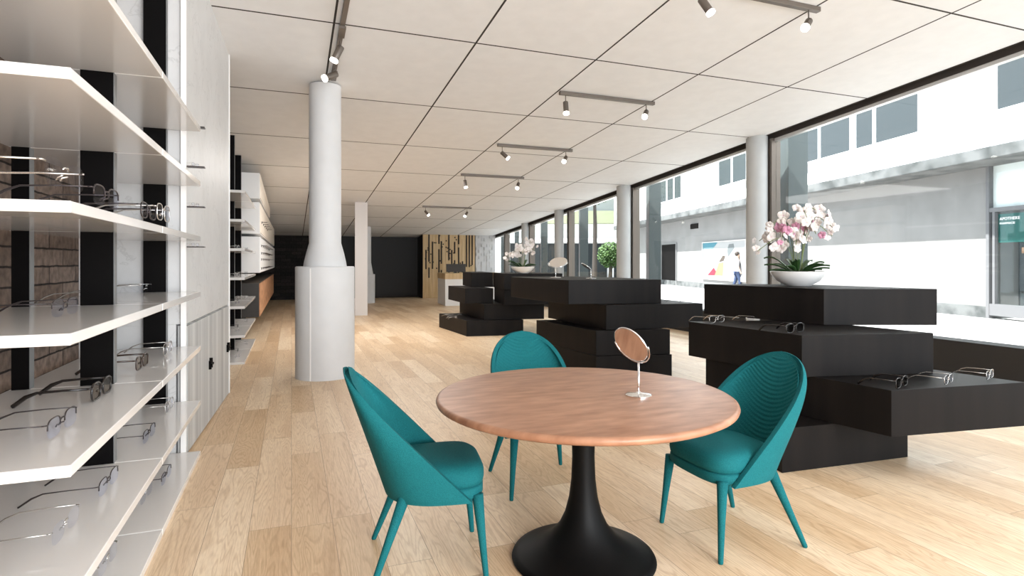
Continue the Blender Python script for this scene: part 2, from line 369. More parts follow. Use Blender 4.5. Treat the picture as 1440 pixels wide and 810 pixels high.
# plank wall
M['plank'] = noisy(mat('pale_plank_wood', (.6,.42,.2), .55), 2, (.56,.38,.19), (.70,.52,.30), stretch=(6,1,.6))
struct('wall_back_timber', B((4.42, 6.42, 20.66, 20.86, 0, 2.9)), M['black2'])
bm = bmesh.new(); x = 4.43; rr = random.Random(3); edges_ = []
while x < 6.38:
    x1 = min(x+rr.choice([.09,.11,.13,.15]), 6.40); add_box(bm, x, x1-.006, 20.60, 20.66, 0, 2.8); edges_.append(x1); x = x1
struct('trim_6', bm, M['plank'])
bm = bmesh.new()
for x in edges_[:-1]:
    z = 2.35-rr.choice([0,0,.0,.3,.6])
    while z > 1.0:
        ln = rr.uniform(.35, 1.25)
        if rr.random() < .93: add_box(bm, x-.028, x+.022, 20.585, 20.60, max(.7, z-ln), z)
        z -= ln+rr.uniform(.1,.45)
for q in range(34):
    xx = rr.uniform(4.5, 6.3); zz = rr.uniform(.8, 2.3); s_ = .022
    add_box(bm, xx-s_, xx+s_, 20.588, 20.60, zz-s_, zz+s_)
struct('trim_7', bm, M['gap'])
struct('wall_back_white', B((6.42, 7.2, 20.62, 20.86, 0, 2.9)), M['plaster'])
bm = bmesh.new()
for i in range(7):
    for j in range(24):
        if rr.random() < .6: add_box(bm, 6.43+i*.105, 6.43+i*.105+.10, 20.62-rr.uniform(.005,.05), 20.63, j*.11, j*.11+.105)
struct('trim_8', bm, M['plaster'])

# windows: parapet, mullions, glass
struct('trim_9', B((6.98, 7.25, 3.62, 20.6, 0, .43)), M['black2'], bevel=.004)
mull = [-1.2, 3.2, 7.19, 11.2, 14.4, 17.2, 19.5]
n = 0
ends = mull + [20.6]
for a, b in zip(ends, ends[1:]):
    n += 1
    bm = bmesh.new(); add_prism(bm, [(7.245,a+.06),(7.255,a+.06),(7.255,b-.06),(7.245,b-.06)], .43 if a > 3 else 0, lambda x, y: ceil_z(y)-.09)
    p = struct('window_%d' % n, bm, M['glass'])
    bm = bmesh.new(); add_prism(bm, [(7.16,a-.06),(7.34,a-.06),(7.34,a-.012),(7.16,a-.012)], 0, ceil_z(a)-.05)
    add_prism(bm, [(7.16,a+.012),(7.34,a+.012),(7.34,a+.06),(7.16,a+.06)], 0, ceil_z(a)-.05)
    add_box(bm, 7.2, 7.30, a-.012, a+.012, 0, ceil_z(a)-.05)
    obj('mullion', bm, M['bronze'], p)

# ------------------------------------------------------------------ columns
def round_column(x, y, label, r=.18, m='concretecol', z1=None, group='grey round columns along the windows'):
    bm = bmesh.new(); z1 = z1 or ceil_z(y)+.01
    add_lathe(bm, [(0,0),(r+.02,0),(r+.02,.03),(r,.03),(r,z1),(0,z1)], 32)
    return tag(obj('round_column', bm, M[m], None, loc=(x,y,0), smooth=False), label, 'column', group)
def shade(o, ang=35):
    for p in o.data.polygons: p.use_smooth = True
    bpy.context.view_layer.objects.active = o
    me = o.data
    bm = bmesh.new(); bm.from_mesh(me)
    for e in bm.edges: e.smooth = e.calc_face_angle(0) < R(ang) if len(e.link_faces) == 2 else True
    bm.to_mesh(me); bm.free()
for x, y, r, lab in ((7.06, 7.34, .165, 'thick grey round column beside the window, just behind the big orchid bowl'),
                   (7.02, 11.3, .16, 'grey round column beside the window behind the wide middle display block'),
                   (7.03, 14.7, .13, 'slimmer grey round column by the window behind the tilted pink-looking mirror'),
                   (7.05, 17.3, .11, 'slim grey round column by the window behind the small white orchid')):
    shade(round_column(x, y, lab, r))
def clad_column(x, y, label, rb, rs, zb, flare, ztop, group=None):
    t = thing('clad_column', label, 'column', (x, y, 0), 0, group)
    bm = bmesh.new(); add_lathe(bm, [(0,0),(rb,0),(rb,zb-.01),(rb-.01,zb),(rs+.06,zb)], 48); shade(obj('base_drum', bm, M['plaster'], t))
    bm = bmesh.new()
    prof = [(rs+.062,zb),(rs+.055,zb+.05),(rs+.03,zb+.07+flare*.45),(rs+.008,zb+.07+flare*.85),(rs,zb+.07+flare),(rs,ztop),(0,ztop)]
    add_lathe(bm, prof, 48); shade(obj('shaft', bm, M['plaster'], t), 50)
    bm = B((-.006,.006,-rb-.004,-rb+.006,.0,zb-.02)); o = obj('cladding_seam', bm, M['strip'], t); o.rotation_euler.z = -.55
    return t
clad_column(.365, 7.02, 'large white round column with a wide drum base beside the aisle', .328, .178, 1.265, .20, ceil_z(7.02)-.005)
clad_column(2.23, 18.95, 'white round column with drum base half hidden behind the square pillar', .28, .16, .92, .3, ceil_z(18.95)+.01)
clad_column(1.30, 19.3, 'white round column mostly hidden behind the large round column', .30, .16, 1.15, .35, ceil_z(19.3)+.01)
tag(obj('square_pillar', B((-.15,.15,-.15,.15,0,ceil_z(14.5)+.01)), M['pillar'], loc=(*at(508,443,0)[:2],0), bevel=.004, rotz=R(-6)),
    'slim white square pillar standing between floor and ceiling past the round column', 'pillar')

# ------------------------------------------------------------------ left shelving
SH = [.03, .375, .747, 1.118, 1.492, 1.867, 2.24]
def shelf_unit(y0, y1, label, posts, xf=-.58):
    t = thing('shelf_unit', label, 'shelving', (0, y0, 0))
    L = y1-y0
    for z in SH:
        for k in range(2):
            a, b = (0, L/2-.004) if k == 0 else (L/2+.004, L)
            obj('shelf', B((-1.18, xf, a, b, z-.034, z)), M['white'], t, bevel=.003)
    for py in posts:
        for xa, xb in ((-.912, -.782), (-1.168, -1.103)):
            bm = B((xa, xb, py-.022-y0, py-y0, 0, ceil_z(py)))
            p = obj('post', bm, M['black'], t)
            p2 = obj('metal_edge', B((xb+.0005, xb+.004, py-.022-y0, py+.02-y0, 0.0, ceil_z(py))), M['greymetal'], p)
    return t
shelf_unit(1.96, 4.44, 'tall glossy white shelf unit on black posts against the brick wall', (1.95, 3.225, 4.44))
shelf_unit(8.17, 10.56, 'white shelf unit on black posts beyond the marble wall', (8.16, 9.38, 10.56), xf=-.562)
# ledges on the marble corner
LZ = [2.25, 1.976, 1.70, 1.425]
for i, z in enumerate(LZ):
    t = thing('wall_ledge', ('topmost', 'second from the top', 'third from the top', 'lowest')[i] + ' thin dark ledge on the marble wall corner', 'ledge', (-.690, 4.50, z), 0, 'dark ledges on the marble corner')
    obj('plate', B((0,.130,-.03,.03,-.007,0)), M['darkwire'], t)
    obj('bracket', B((-.004,.008,-.01,.01,-.02,-.007)), M['darkwire'], t)
# low cabinet under the marble
d = (A1-A0); ang = math.atan2(d.y, d.x)
t = thing('low_cabinet', 'grey streaked low cabinet with black handles under the marble wall', 'cabinet', (A0.x, A0.y, 0), ang)
L = d.length
obj('carcass', B((0, L-.03, .012, .05, 0, .885)), M['greydoor'], t)
for i in range(2):
    x0 = .02+i*(L-.06)/2; x1 = x0+(L-.06)/2-.006
    M['gd%d' % i] = M['greydoor']
    dd = obj('door', B((x0, x1, -.006, .0115, .01, .88)), M['greydoor2'] if 'greydoor2' in M else M['greydoor'], t, bevel=.002)
    hx = x1-.12
    bm = bmesh.new(); add_box(bm, hx-.05, hx+.04, -.035, -.025, .475, .490); add_box(bm, hx+.0, hx+.012, -.03, -.006, .45, .53); add_box(bm, hx-.03, hx-.018, -.026, -.006, .44, .51)
    obj('handle', bm, M['black'], dd)

# grey door streaks along the cabinet's own length
m2 = mat('grey_streaked_laminate', (.5,.5,.5), .5); stripes(m2, 0, (.34,.34,.34), (.60,.60,.59), 7)
for o in t.children_recursive if hasattr(t, 'children_recursive') else []:
    if o.name.startswith(('door', 'carcass')): o.data.materials[0] = m2

# wall boxes at the far left
def wall_box(y0, y1, z0, z1, label, front):
    t = thing('wall_display_box', label, 'display box', (0, y0, 0), 0, 'white display boxes on the far wall')
    bm = bmesh.new(); add_prism(bm, [(-1.0,0),(-.51,0),(-.51,y1-y0),(-1.0,y1-y0)], z0, lambda x, y: min(z1, ceil_z(y+y0)-.02))
    obj('case', bm, M['pwhite'], t, bevel=.004)
    bm = bmesh.new(); add_prism(bm, [(-.509,.02),(-.50,.02),(-.50,y1-y0-.02),(-.509,y1-y0-.02)], z0+.02, lambda x, y: min(z1-.02, ceil_z(y+y0)-.04))
    obj('front_panel', bm, front, t)
wall_box(10.8, 15.6, 2.40, 2.84, 'topmost white box on the far wall with blank cream front', M['warmwhite'])
wall_box(10.8, 19.5, 1.80, 2.34, 'middle white wall box with one row of glasses on its front', M['warmwhite'])
wall_box(10.8, 19.8, 1.13, 1.75, 'lowest white wall box with four rows of glasses on its front', M['pwhite'])
t = thing('hanging_cabinet', 'dark wall cabinet with orange oak doors under the white boxes', 'cabinet', (0, 10.8, 0))
obj('carcass', B((-1.0, -.52, 0, 8.2, .37, .95)), M['monitor'], t)
for i in range(6):
    obj('door', B((-.52, -.505, .02+i*1.36, 1.36+i*1.36, .38, .94)), M['oakcab'], t, bevel=.002)

# ------------------------------------------------------------------ dark display blocks
S4 = .278
def block(pts, lev, label, group):
    """pts: side-far, near corner, front-far corner in plan; fourth from the parallelogram"""
    a, b, c = [Vector(p) for p in pts]; d_ = a+c-b
    cx = (a+c)/2
    loc = [p-cx for p in (a, b, c, d_)]
    bm = bmesh.new(); add_prism(bm, [tuple(p) for p in loc], 0, S4-.001)
    o = obj('display_block', bm, M['darkwood'], loc=(cx.x, cx.y, lev*S4), bevel=.003)
    return tag(o, label, 'display block', group)
G1 = 'display blocks of the stack by the round table'; G2 = 'display blocks of the middle stack'; G3 = 'display blocks of the far stack'
block([(3.02, 3.85), (2.86, 2.765), (3.89, 2.69)], 0, 'dark wood block on the floor under the block stack behind the teal chair', G1)
block([(3.06, 3.72), (3.33, 2.40), (4.35, 2.26)], 1, 'wide dark block jutting out with three pairs of glasses on its bare end', G1)
block([(3.02, 3.88), (3.15, 2.88), (4.10, 2.66)], 2, 'dark block third up with three pairs of glasses below the big orchid', G1)
block([(3.60, 4.40), (3.81, 3.28), (4.62, 2.97)], 3, 'dark top block carrying the pink and white orchid bowl', G1)
block([(3.0, 7.0), (3.14, 5.62), (4.0, 5.43)], 0, 'floor block of the middle stack, seen behind the copper-toned mirror', G2)
block([(3.0, 6.96), (3.15, 5.64), (3.99, 5.45)], 1, 'second block up of the middle stack under the recessed one', G2)
block([(3.26, 7.16), (3.29, 5.66), (4.50, 5.52)], 2, 'block of the middle stack jutting towards the window with one pair of glasses', G2)
block([(2.84, 7.48), (2.94, 5.90), (4.05, 5.70)], 3, 'long dark top block of the middle stack carrying two mirrors', G2)
block([(2.78, 11.4), (2.89, 9.81), (3.90, 9.64)], 0, 'low dark block on the floor at the far stack with glasses on its end', G3)
block([(3.18, 11.3), (3.22, 9.82), (4.30, 9.62)], 1, 'second block up of the far stack', G3)
block([(2.97, 11.4), (2.96, 10.15), (3.46, 10.02)], 2, 'third block up of the far stack jutting towards the reception desk', G3)
block([(3.33, 11.6), (3.22, 10.62), (3.62, 10.50)], 3, 'small dark top block of the far stack facing the reception desk', G3)
block([(3.62, 10.5), (3.45, 9.42), (4.50, 9.27)], 3, 'dark top block of the far stack carrying the small white orchid', G3)
block([(3.68, 10.6), (3.50, 9.55), (4.50, 9.40)], 2, 'dark block right under the one carrying the small white orchid', G3)

# ------------------------------------------------------------------ reception desk
t = thing('reception_desk', 'white reception desk with pale wood top band by the plank wall', 'desk', (4.27, 16.75, 0), R(-4))
obj('body', B((0,1.9,0,1.3,0,.80)), M['pwhite'], t, bevel=.004)
obj('counter_top', B((-.01,1.92,-.02,1.32,.80,.97)), M['plank'], t, bevel=.004)
t = thing('desk_monitor', 'dark monitor standing on the reception desk', 'monitor', (4.75, 17.3, .97), R(-12))
obj('screen', B((-.30,.30,-.015,.015,.03,.28)), M['monitor'], t, bevel=.004)
obj('stand', B((-.09,.09,-.07,.07,0,.012), (-.02,.02,.0,.02,0,.1)), M['monitor'], t)

# ------------------------------------------------------------------ dining table
t = thing('round_table', 'round brown wood dining table on a black trumpet base among teal chairs', 'table', (1.22, 2.30, 0))
Rt = .655
bm = bmesh.new()
pr = [(0,.694),(Rt-.05,.694),(Rt-.018,.697),(Rt-.004,.705),(Rt,.715),(Rt-.003,.724),(Rt-.012,.7295),(Rt-.02,.73),(0,.73)]
add_lathe(bm, pr, 96); o = obj('tabletop', bm, M['tablewood'], t); shade(o, 60)
bm = bmesh.new()
add_lathe(bm, [(0,0),(.316,0),(.32,.006),(.316,.014),(.29,.024),(.24,.042),(.19,.066),(.145,.10),(.108,.145),(.082,.20),(.064,.27),(.054,.35),(.050,.45),(.052,.55),(.058,.64),(.07,.685),(.12,.6935),(0,.6938)], 72)
o = obj('pedestal', bm, M['tableblack'], t); shade(o, 60)

# ------------------------------------------------------------------ chairs
def superslab(bm, hx, y0, y1, prof, n=48, p=4.2, taper=.07, dome=0):
    cy = (y0+y1)/2; hy = (y1-y0)/2; rings = []
    for inset, z in prof:
        ring = []
        for i in range(n):
            th = 2*PI*i/n; c, s = math.cos(th), math.sin(th)
            x = math.copysign(abs(c)**(2/p), c); y = math.copysign(abs(s)**(2/p), s)
            k = 1-taper*(y+1)/2
            ring.append(bm.verts.new(((hx-inset)*x*k, cy+(hy-inset)*y, z)))
        rings.append(ring)
    for A, B_ in zip(rings, rings[1:]):
        for i in range(n): bm.faces.new((A[i], A[(i+1)%n], B_[(i+1)%n], B_[i]))
    bm.faces.new(rings[0][::-1]); bm.faces.new(rings[-1])
ZB, ZT = .325, .862
def wz(z):
    base = .234+.014*min(1, max(0, (z-ZB)/.2))
    if z > .54: base *= max(0, 1-((z-.54)/(ZT-.54))**2.9)**.5
    return base
def yr(z): return -.13+(z-.37)*.985
def yc(z): return .180+(z-ZB)*.33
def shellpt(s, t_, off=0, rib=False):
    z = ZB+(ZT-ZB-off*.9)*math.sin(t_*PI/2)**1.0
    wv = max(0, wz(min(ZT, z+off*.6))-off*.95)
    y_r = min(yr(z), yc(z)-.01)
    th = s*PI/2
    x = wv*math.sin(th); y = y_r+(yc(z)-off-y_r)*abs(math.cos(th))**.55 if abs(s) < 1 else y_r
    if rib:
        k = abs(math.sin((z-3.0*x*x)*PI/.021)); fade = min(1, (1-abs(s))*5)*min(1, (1-t_)*8)
        y -= .0045*k*fade
        y += .0
    return Vector((x, y, z))
def make_chair(label, loc, rz):
    t = thing('dining_chair', label, 'chair', loc, rz, 'teal upholstered chairs at the round table')
    bm = bmesh.new(); add_grid(bm, lambda a, b: shellpt(a*2-1, b), 40, 30)
    bmesh.ops.remove_doubles(bm, verts=bm.verts, dist=.0004)
    o = obj('back_shell', bm, M['teal'], t, smooth=True)
    sm = o.modifiers.new('solid', 'SOLIDIFY'); sm.thickness = .024; sm.offset = -1
    sm2 = o.modifiers.new('bev', 'BEVEL'); sm2.width = .009; sm2.segments = 3; sm2.limit_method = 'ANGLE'; sm2.angle_limit = R(50)
    bm = bmesh.new(); add_grid(bm, lambda a, b: shellpt((a*2-1)*.985, b, .024, True), 70, 150)
    o = obj('back_cushion', bm, M['teal'], t, smooth=True)
    bm = bmesh.new(); superslab(bm, .226, -.242, .125, [(.03,.322),(.008,.326),(0,.336),(0,.366),(.005,.374),(.03,.376)], taper=.16, p=3.4)
    o = obj('seat_base', bm, M['teal'], t, smooth=True)
    bm = bmesh.new(); superslab(bm, .224, -.246, .155, [(.02,.372),(.004,.380),(0,.400),(.001,.425),(.010,.445),(.028,.458),(.06,.466),(.11,.471),(.17,.473)], taper=.14, p=3.6)
    o = obj('seat', bm, M['teal'], t, smooth=True)
    for sx in (-1, 1):
        for sy in (-1, 1):
            bm = bmesh.new()
            top = Vector((sx*(.188 if sy < 0 else .165), -.202 if sy < 0 else .10, .345)); bot = Vector((sx*(.215 if sy < 0 else .235), -.235 if sy < 0 else .235, .0))
            add_tube(bm, [bot, bot.lerp(top, .02), bot.lerp(top, .5), top], [.010,.0115,.0165,.0245], 16)
            obj('leg', bm, M['teal'], t, smooth=True)
    return t
ch = make_chair('teal chair seen from its side, standing between the white shelves and the table', (.560, 2.535, 0), R(81))
for c_ in ch.children:
    c_['_'] = 0; del c_['_']
dup(ch, (1.985, 2.245, 0), R(-90), 'teal chair standing in front of the dark block stack, ribbed backrest facing the table')
dup(ch, (1.375, 3.19, 0), R(-6.6), 'teal chair behind the table, only backrest top and legs showing')

# ------------------------------------------------------------------ mirrors
def table_mirror(loc, label, r, h, n, mirror=True, rb=.057):
    t = thing('table_mirror', label, 'mirror', loc, 0)
    bm = bmesh.new(); add_lathe(bm, [(0,0),(rb,0),(rb,.004),(rb*.9,.008),(.012,.012),(.006,.018),(0,.018)], 40); shade(obj('foot', bm, M['chrome'], t), 50)
    n = Vector(n).normalized(); c = Vector((0,0,h)); q = n.to_track_quat('Z', 'Y').to_matrix()
    # yoke: half ring from the stem around the lower half of the disc
    side = Vector((0,0,1)).cross(n).normalized(); dn = side.cross(n); dn = dn if dn.z < 0 else -dn; c = c-Vector((dn.x, dn.y, 0))*(r*1.09)
    pts = [c+(side*math.cos(a)+dn*math.sin(a))*(r*1.09) for a in [PI*i/24 for i in range(25)]]
    stem_top = c+dn*(r*1.09)
    bm = bmesh.new(); add_tube(bm, [(0,0,.015), (0,0,.045), stem_top], .0045, 12); obj('stem', bm, M['chrome'], t, smooth=True)
    bm = bmesh.new(); add_tube(bm, pts, .003, 8); obj('yoke', bm, M['chrome'], t, smooth=True)
    bm = bmesh.new(); add_lathe(bm, [(0,-.006),(r-.004,-.006),(r,-.003),(r,.003),(r-.004,.0045),(r-.007,.003)], 56)
    for v in bm.verts: v.co = c+q@v.co
    hd = obj('mirror_rim', bm, M['chrome'], t, smooth=True)
    bm = bmesh.new(); add_lathe(bm, [(0,.0031),(r-.007,.0031)], 56)
    for v in bm.verts: v.co = c+q@v.co
    obj('mirror_face', bm, M['mirror'], hd)
    return t
fw = Vector((.3567,.9342,0)); rt = Vector((.9342,-.3567,0)); upv = Vector((0,0,1))
def imgdir(tow, left, up): return -fw*tow - rt*left + upv*up
p = at(898, 556, .7305)
table_mirror(p, 'small round chrome stand mirror on the wooden table', .088, .229, imgdir(.50, .70, -.50))
p = at(790, 392, 4*S4); p.z = 4*S4
table_mirror(Vector((3.18, 6.75, 4*S4)), 'larger round mirror tilted down on the long block beside the small white orchid', .12, .20, imgdir(.50, .20, .84), rb=.075)
table_mirror(Vector((3.42, 6.25, 4*S4)), 'chrome stand mirror seen edge-on on the long block before the grey column', .07, .15, imgdir(.10, .55, -.8), rb=.065)

# ------------------------------------------------------------------ spectacles
def rr_pts(w_, h_, cx, cz, e=3.1, n=28, drop=0):
    out = []
    for i in range(n):
        a = 2*PI*i/n; c, s = math.cos(a), math.sin(a)
        x = cx+w_/2*math.copysign(abs(c)**(2/e), c); z = cz+h_/2*math.copysign(abs(s)**(2/e), s)
        out.append(Vector((x, 0, z)))
    return out
def make_glasses(style):
    t = bpy.data.objects.new('eyeglasses', None); C.objects.link(t)
    cfg = {'half': ('darkwire','lensblue',.0012,.052,.033,'half'), 'black': ('plasticblack','lenssmoke',.0024,.052,.036,'full'),
           'brown': ('tortoise','lenssmoke',.0021,.050,.036,'full'), 'rimless': ('silver','lens',.0012,.050,.034,'none'),
           'wire': ('silver','lens',.0012,.048,.036,'full'), 'darkwire': ('darkwire','lens',.0014,.050,.032,'full'),
           'sun': ('plasticblack','lensdark',.0022,.056,.040,'full')}[style]
    fm, lm, r, lw, lh, rim = cfg
    gap = .018; zc = lh/2+.002
    for s in (-1, 1):
        pts = rr_pts(lw, lh, s*(lw+gap)/2, zc)
        ln = bmesh.new()
        a = [ln.verts.new(p_+Vector((0,-.0008,0))) for p_ in pts]; b = [ln.verts.new(p_+Vector((0,.0008,0))) for p_ in pts]
        ln.faces.new(a); ln.faces.new(b[::-1])
        for i in range(len(a)): ln.faces.new((a[i], b[i], b[(i+1)%len(a)], a[(i+1)%len(a)]))
        obj('lens', ln, M[lm], t)
    bm = bmesh.new()
    for s in (-1, 1):
        pts = rr_pts(lw, lh, s*(lw+gap)/2, zc)
        if rim == 'full': add_tube(bm, pts, r, 6, True)
        elif rim == 'half': add_tube(bm, pts[:len(pts)//2+1], r, 6)
        # hinge piece and nose pad
        xo = s*(lw+gap/2)
        add_tube(bm, [(xo-s*.001,0,zc+lh*.28), (xo+s*.005,.001,zc+lh*.30), (xo+s*.006,.006,zc+lh*.30)], r*1.1, 6)
        add_tube(bm, [(s*gap*.45,0,zc-.001), (s*gap*.32,.006,zc-.003), (s*gap*.34,.008,zc-.007)], max(r*.9,.0013), 6)
    add_tube(bm, [(-gap/2,0,zc+.006), (-gap/4,-.001,zc+.009), (gap/4,-.001,zc+.009), (gap/2,0,zc+.006)], r*1.1, 6)
    obj('frame', bm, M[fm], t, smooth=True)
    for s in (-1, 1):
        xo = s*(lw+gap/2+.006); zt = zc+lh*.30
        bm = bmesh.new()
        rt_ = r*(1.0 if rim != 'full' or r < .002 else 1.15)
        add_tube(bm, [(xo,.006,zt), (xo,.05,zt), (xo-s*.002,.095,zt-.002), (xo-s*.004,.115,zt-.010), (xo-s*.006,.138,.0025)],
                 [rt_,rt_,rt_*1.2,rt_*1.7,rt_*1.6], 6)
        obj('temple', bm, M[fm], t, smooth=True)
    return t
PROTO = {}
def glasses(style, loc, yaw, label, sc=1.35, group=None):
    if style not in PROTO:
        PROTO[style] = make_glasses(style); o = PROTO[style]
        o.location = loc; o.rotation_euler = (0,0,R(yaw)); o.scale = (sc,)*3
    else: o = dup(PROTO[style], loc, R(yaw), scale=sc)
    o['label'] = label; o['category'] = 'glasses'
    if 'group' in o: del o['group']
    if group: o['group'] = group
    return o
E = .0006
SHG = 'spectacles laid out on the tall white shelves'
for st, u, v, zi, yaw, sc, lab in [
    ('rimless', 92, 268, 4, 88, 1.9, 'rimless glasses at the near end of the fifth white shelf, level with the brick'),
    ('half', 150, 293, 4, 88, 1.9, 'thin glasses on the fifth white shelf just in front of the wide black post'),
    ('darkwire', 209, 309, 4, 88, 1.9, 'dark wire glasses on the fifth white shelf before the far black post'),
    ('wire', 230, 312, 4, 88, 1.9, 'silver wire glasses at the far end of the fifth white shelf'),
    ('half', 92, 445, 3, 88, 1.9, 'half-rim glasses with dark temples at the near end of the fourth white shelf'),
    ('rimless', 152, 425, 3, 88, 1.9, 'rimless glasses on the fourth white shelf in front of the wide black post'),
    ('rimless', 206, 413, 3, 88, 1.9, 'rimless glasses on the fourth white shelf in front of the far black post'),
    ('darkwire', 235, 408, 3, 88, 1.9, 'small dark glasses at the far end of the fourth white shelf'),
    ('black', 143, 558, 2, 88, 1.9, 'thick black sunglasses with grey lenses on the third white shelf by the wide post'),
    ('half', 88, 608, 2, 88, 1.9, 'half-rim glasses with bluish lenses nearest the camera on the third white shelf'),
    ('brown', 200, 518, 2, 88, 1.9, 'dark brown-rimmed glasses beyond the wide post on the third white shelf'),
    ('wire', 236, 498, 2, 88, 1.9, 'fine silver glasses at the far end of the third white shelf'),
    ('half', 153, 688, 1, 88, 1.9, 'bluish half-rim glasses in the middle of the second white shelf'),
    ('rimless', 93, 752, 1, 88, 1.9, 'rimless glasses nearest the camera on the second white shelf'),
    ('half', 210, 618, 1, 88, 1.9, 'bluish half-rim glasses on the far half of the second white shelf'),
    ('wire', 238, 578, 1, 88, 1.9, 'faint silver glasses at the far end of the second white shelf'),
    ('half', 234, 676, 0, 88, 1.9, 'bluish half-rim glasses on the far half of the lowest white shelf'),
    ('rimless', 206, 702, 0, 88, 1.9, 'rimless glasses in the middle of the lowest white shelf'),
    ('rimless', 152, 798, 0, 88, 1.9, 'rimless glasses nearest the camera on the lowest white shelf')]:
    glasses(st, at(u, v, SH[zi])+Vector((0,0,E)), yaw, lab, sc, SHG)
for i, z in enumerate(LZ):
    glasses('wire', (-.62, 4.50, z+E), 60, 'silver glasses on the %s small dark ledge of the marble corner' % ('topmost','second','third','lowest')[i], .62, 'spectacles on the marble corner ledges')
G = 'spectacles on the stack by the round table'
for st, u, v, yaw, lev, lab in [
    ('sun', 1268, 545, 18, 2, 'black sunglasses on the jutting block, nearest the ribbed teal chair'),
    ('wire', 1334, 540, 18, 2, 'silver wire glasses in the middle of the three on the jutting block'),
    ('wire', 1392, 533, 18, 2, 'silver wire glasses nearest the window on the jutting block'),
    ('wire', 1008, 454, 10, 3, 'dim silver glasses farthest along the block below the orchid'),
    ('rimless', 1050, 454, 10, 3, 'rimless glasses in the middle of the row below the orchid'),
    ('sun', 1118, 468, 10, 3, 'dark sunglasses at the corner of the block below the orchid bowl')]:
    p = at(u, v, lev*S4); glasses(st, p+Vector((0,0,E)), yaw, lab, 1.5, G)
glasses('wire', at(957, 425, 3*S4)+Vector((0,0,E)), 60, 'silver glasses on the middle stack block jutting towards the window', 1.3)
for i, (u, v) in enumerate([(634,445),(641,448),(648,443)]):
    glasses('wire', at(u, v, S4)+Vector((0,0,E)), 60+30*i, 'silver glasses on the low far block, %s' % ('next to the aisle end','in the middle of three','nearest the upper blocks')[i], 1.2, 'spectacles on the low far block')
un = ['floor-level','second','third','fourth','fifth','sixth']
for k in range(0, 5):
    for j, (x, y) in enumerate([(-.68, 8.55), (-.72, 9.15), (-.66, 9.9)]):
        glasses(['wire','darkwire','wire'][j], (x, y, SH[k]+E), 70+20*j, 'glasses on the %s shelf of the unit beyond the marble wall, %s' % (un[k], ('at its near end','halfway along','at its far end')[j]), 1.25, 'spectacles on the shelf unit beyond the marble wall')
# glasses mounted on the wall boxes: small dark pairs, one mesh each
bm = bmesh.new()
for s in (-1, 1):
    add_tube(bm, [Vector((0, s*.036+p_.x, p_.z)) for p_ in rr_pts(.054,.036,0,0,n=12)], .004, 5, True)
    add_tube(bm, [(0, s*.064, .008), (.09, s*.062, .006)], .003, 5)
add_tube(bm, [(0,-.01,.006),(0,.01,.006)], .003, 5)
pm = None; me = None
for row, (z, n_, y0, lab) in enumerate([(2.02, 5, 11.3, 'small dark glasses in the single row on the middle white wall box'),
                              (1.60, 7, 11.2, 'small dark glasses in the top row on the lowest white wall box'),
                              (1.47, 7, 11.2, 'small dark glasses in the second row on the lowest white wall box'),
                              (1.36, 7, 11.2, 'small dark glasses in the third row on the lowest white wall box'),
                              (1.20, 7, 11.2, 'small dark glasses in the bottom row on the lowest white wall box')]):
    for i in range(n_):
        if me is None:
            o = obj('eyeglasses', bm, M['darkwire']); me = o.data
        else:
            o = bpy.data.objects.new('eyeglasses', me); C.objects.link(o)
        o.location = (-.497, y0+i*.62, z)
        tag(o, ('first','second','third','fourth','fifth','sixth','seventh')[i]+' small dark glasses from the aisle end'+' in the'+{0:' middle box row',1:' top row',2:' second row',3:' third row',4:' bottom row'}[row]+(' of the lowest box' if row else ''), 'glasses', lab.replace('small dark glasses in', 'glasses of'))

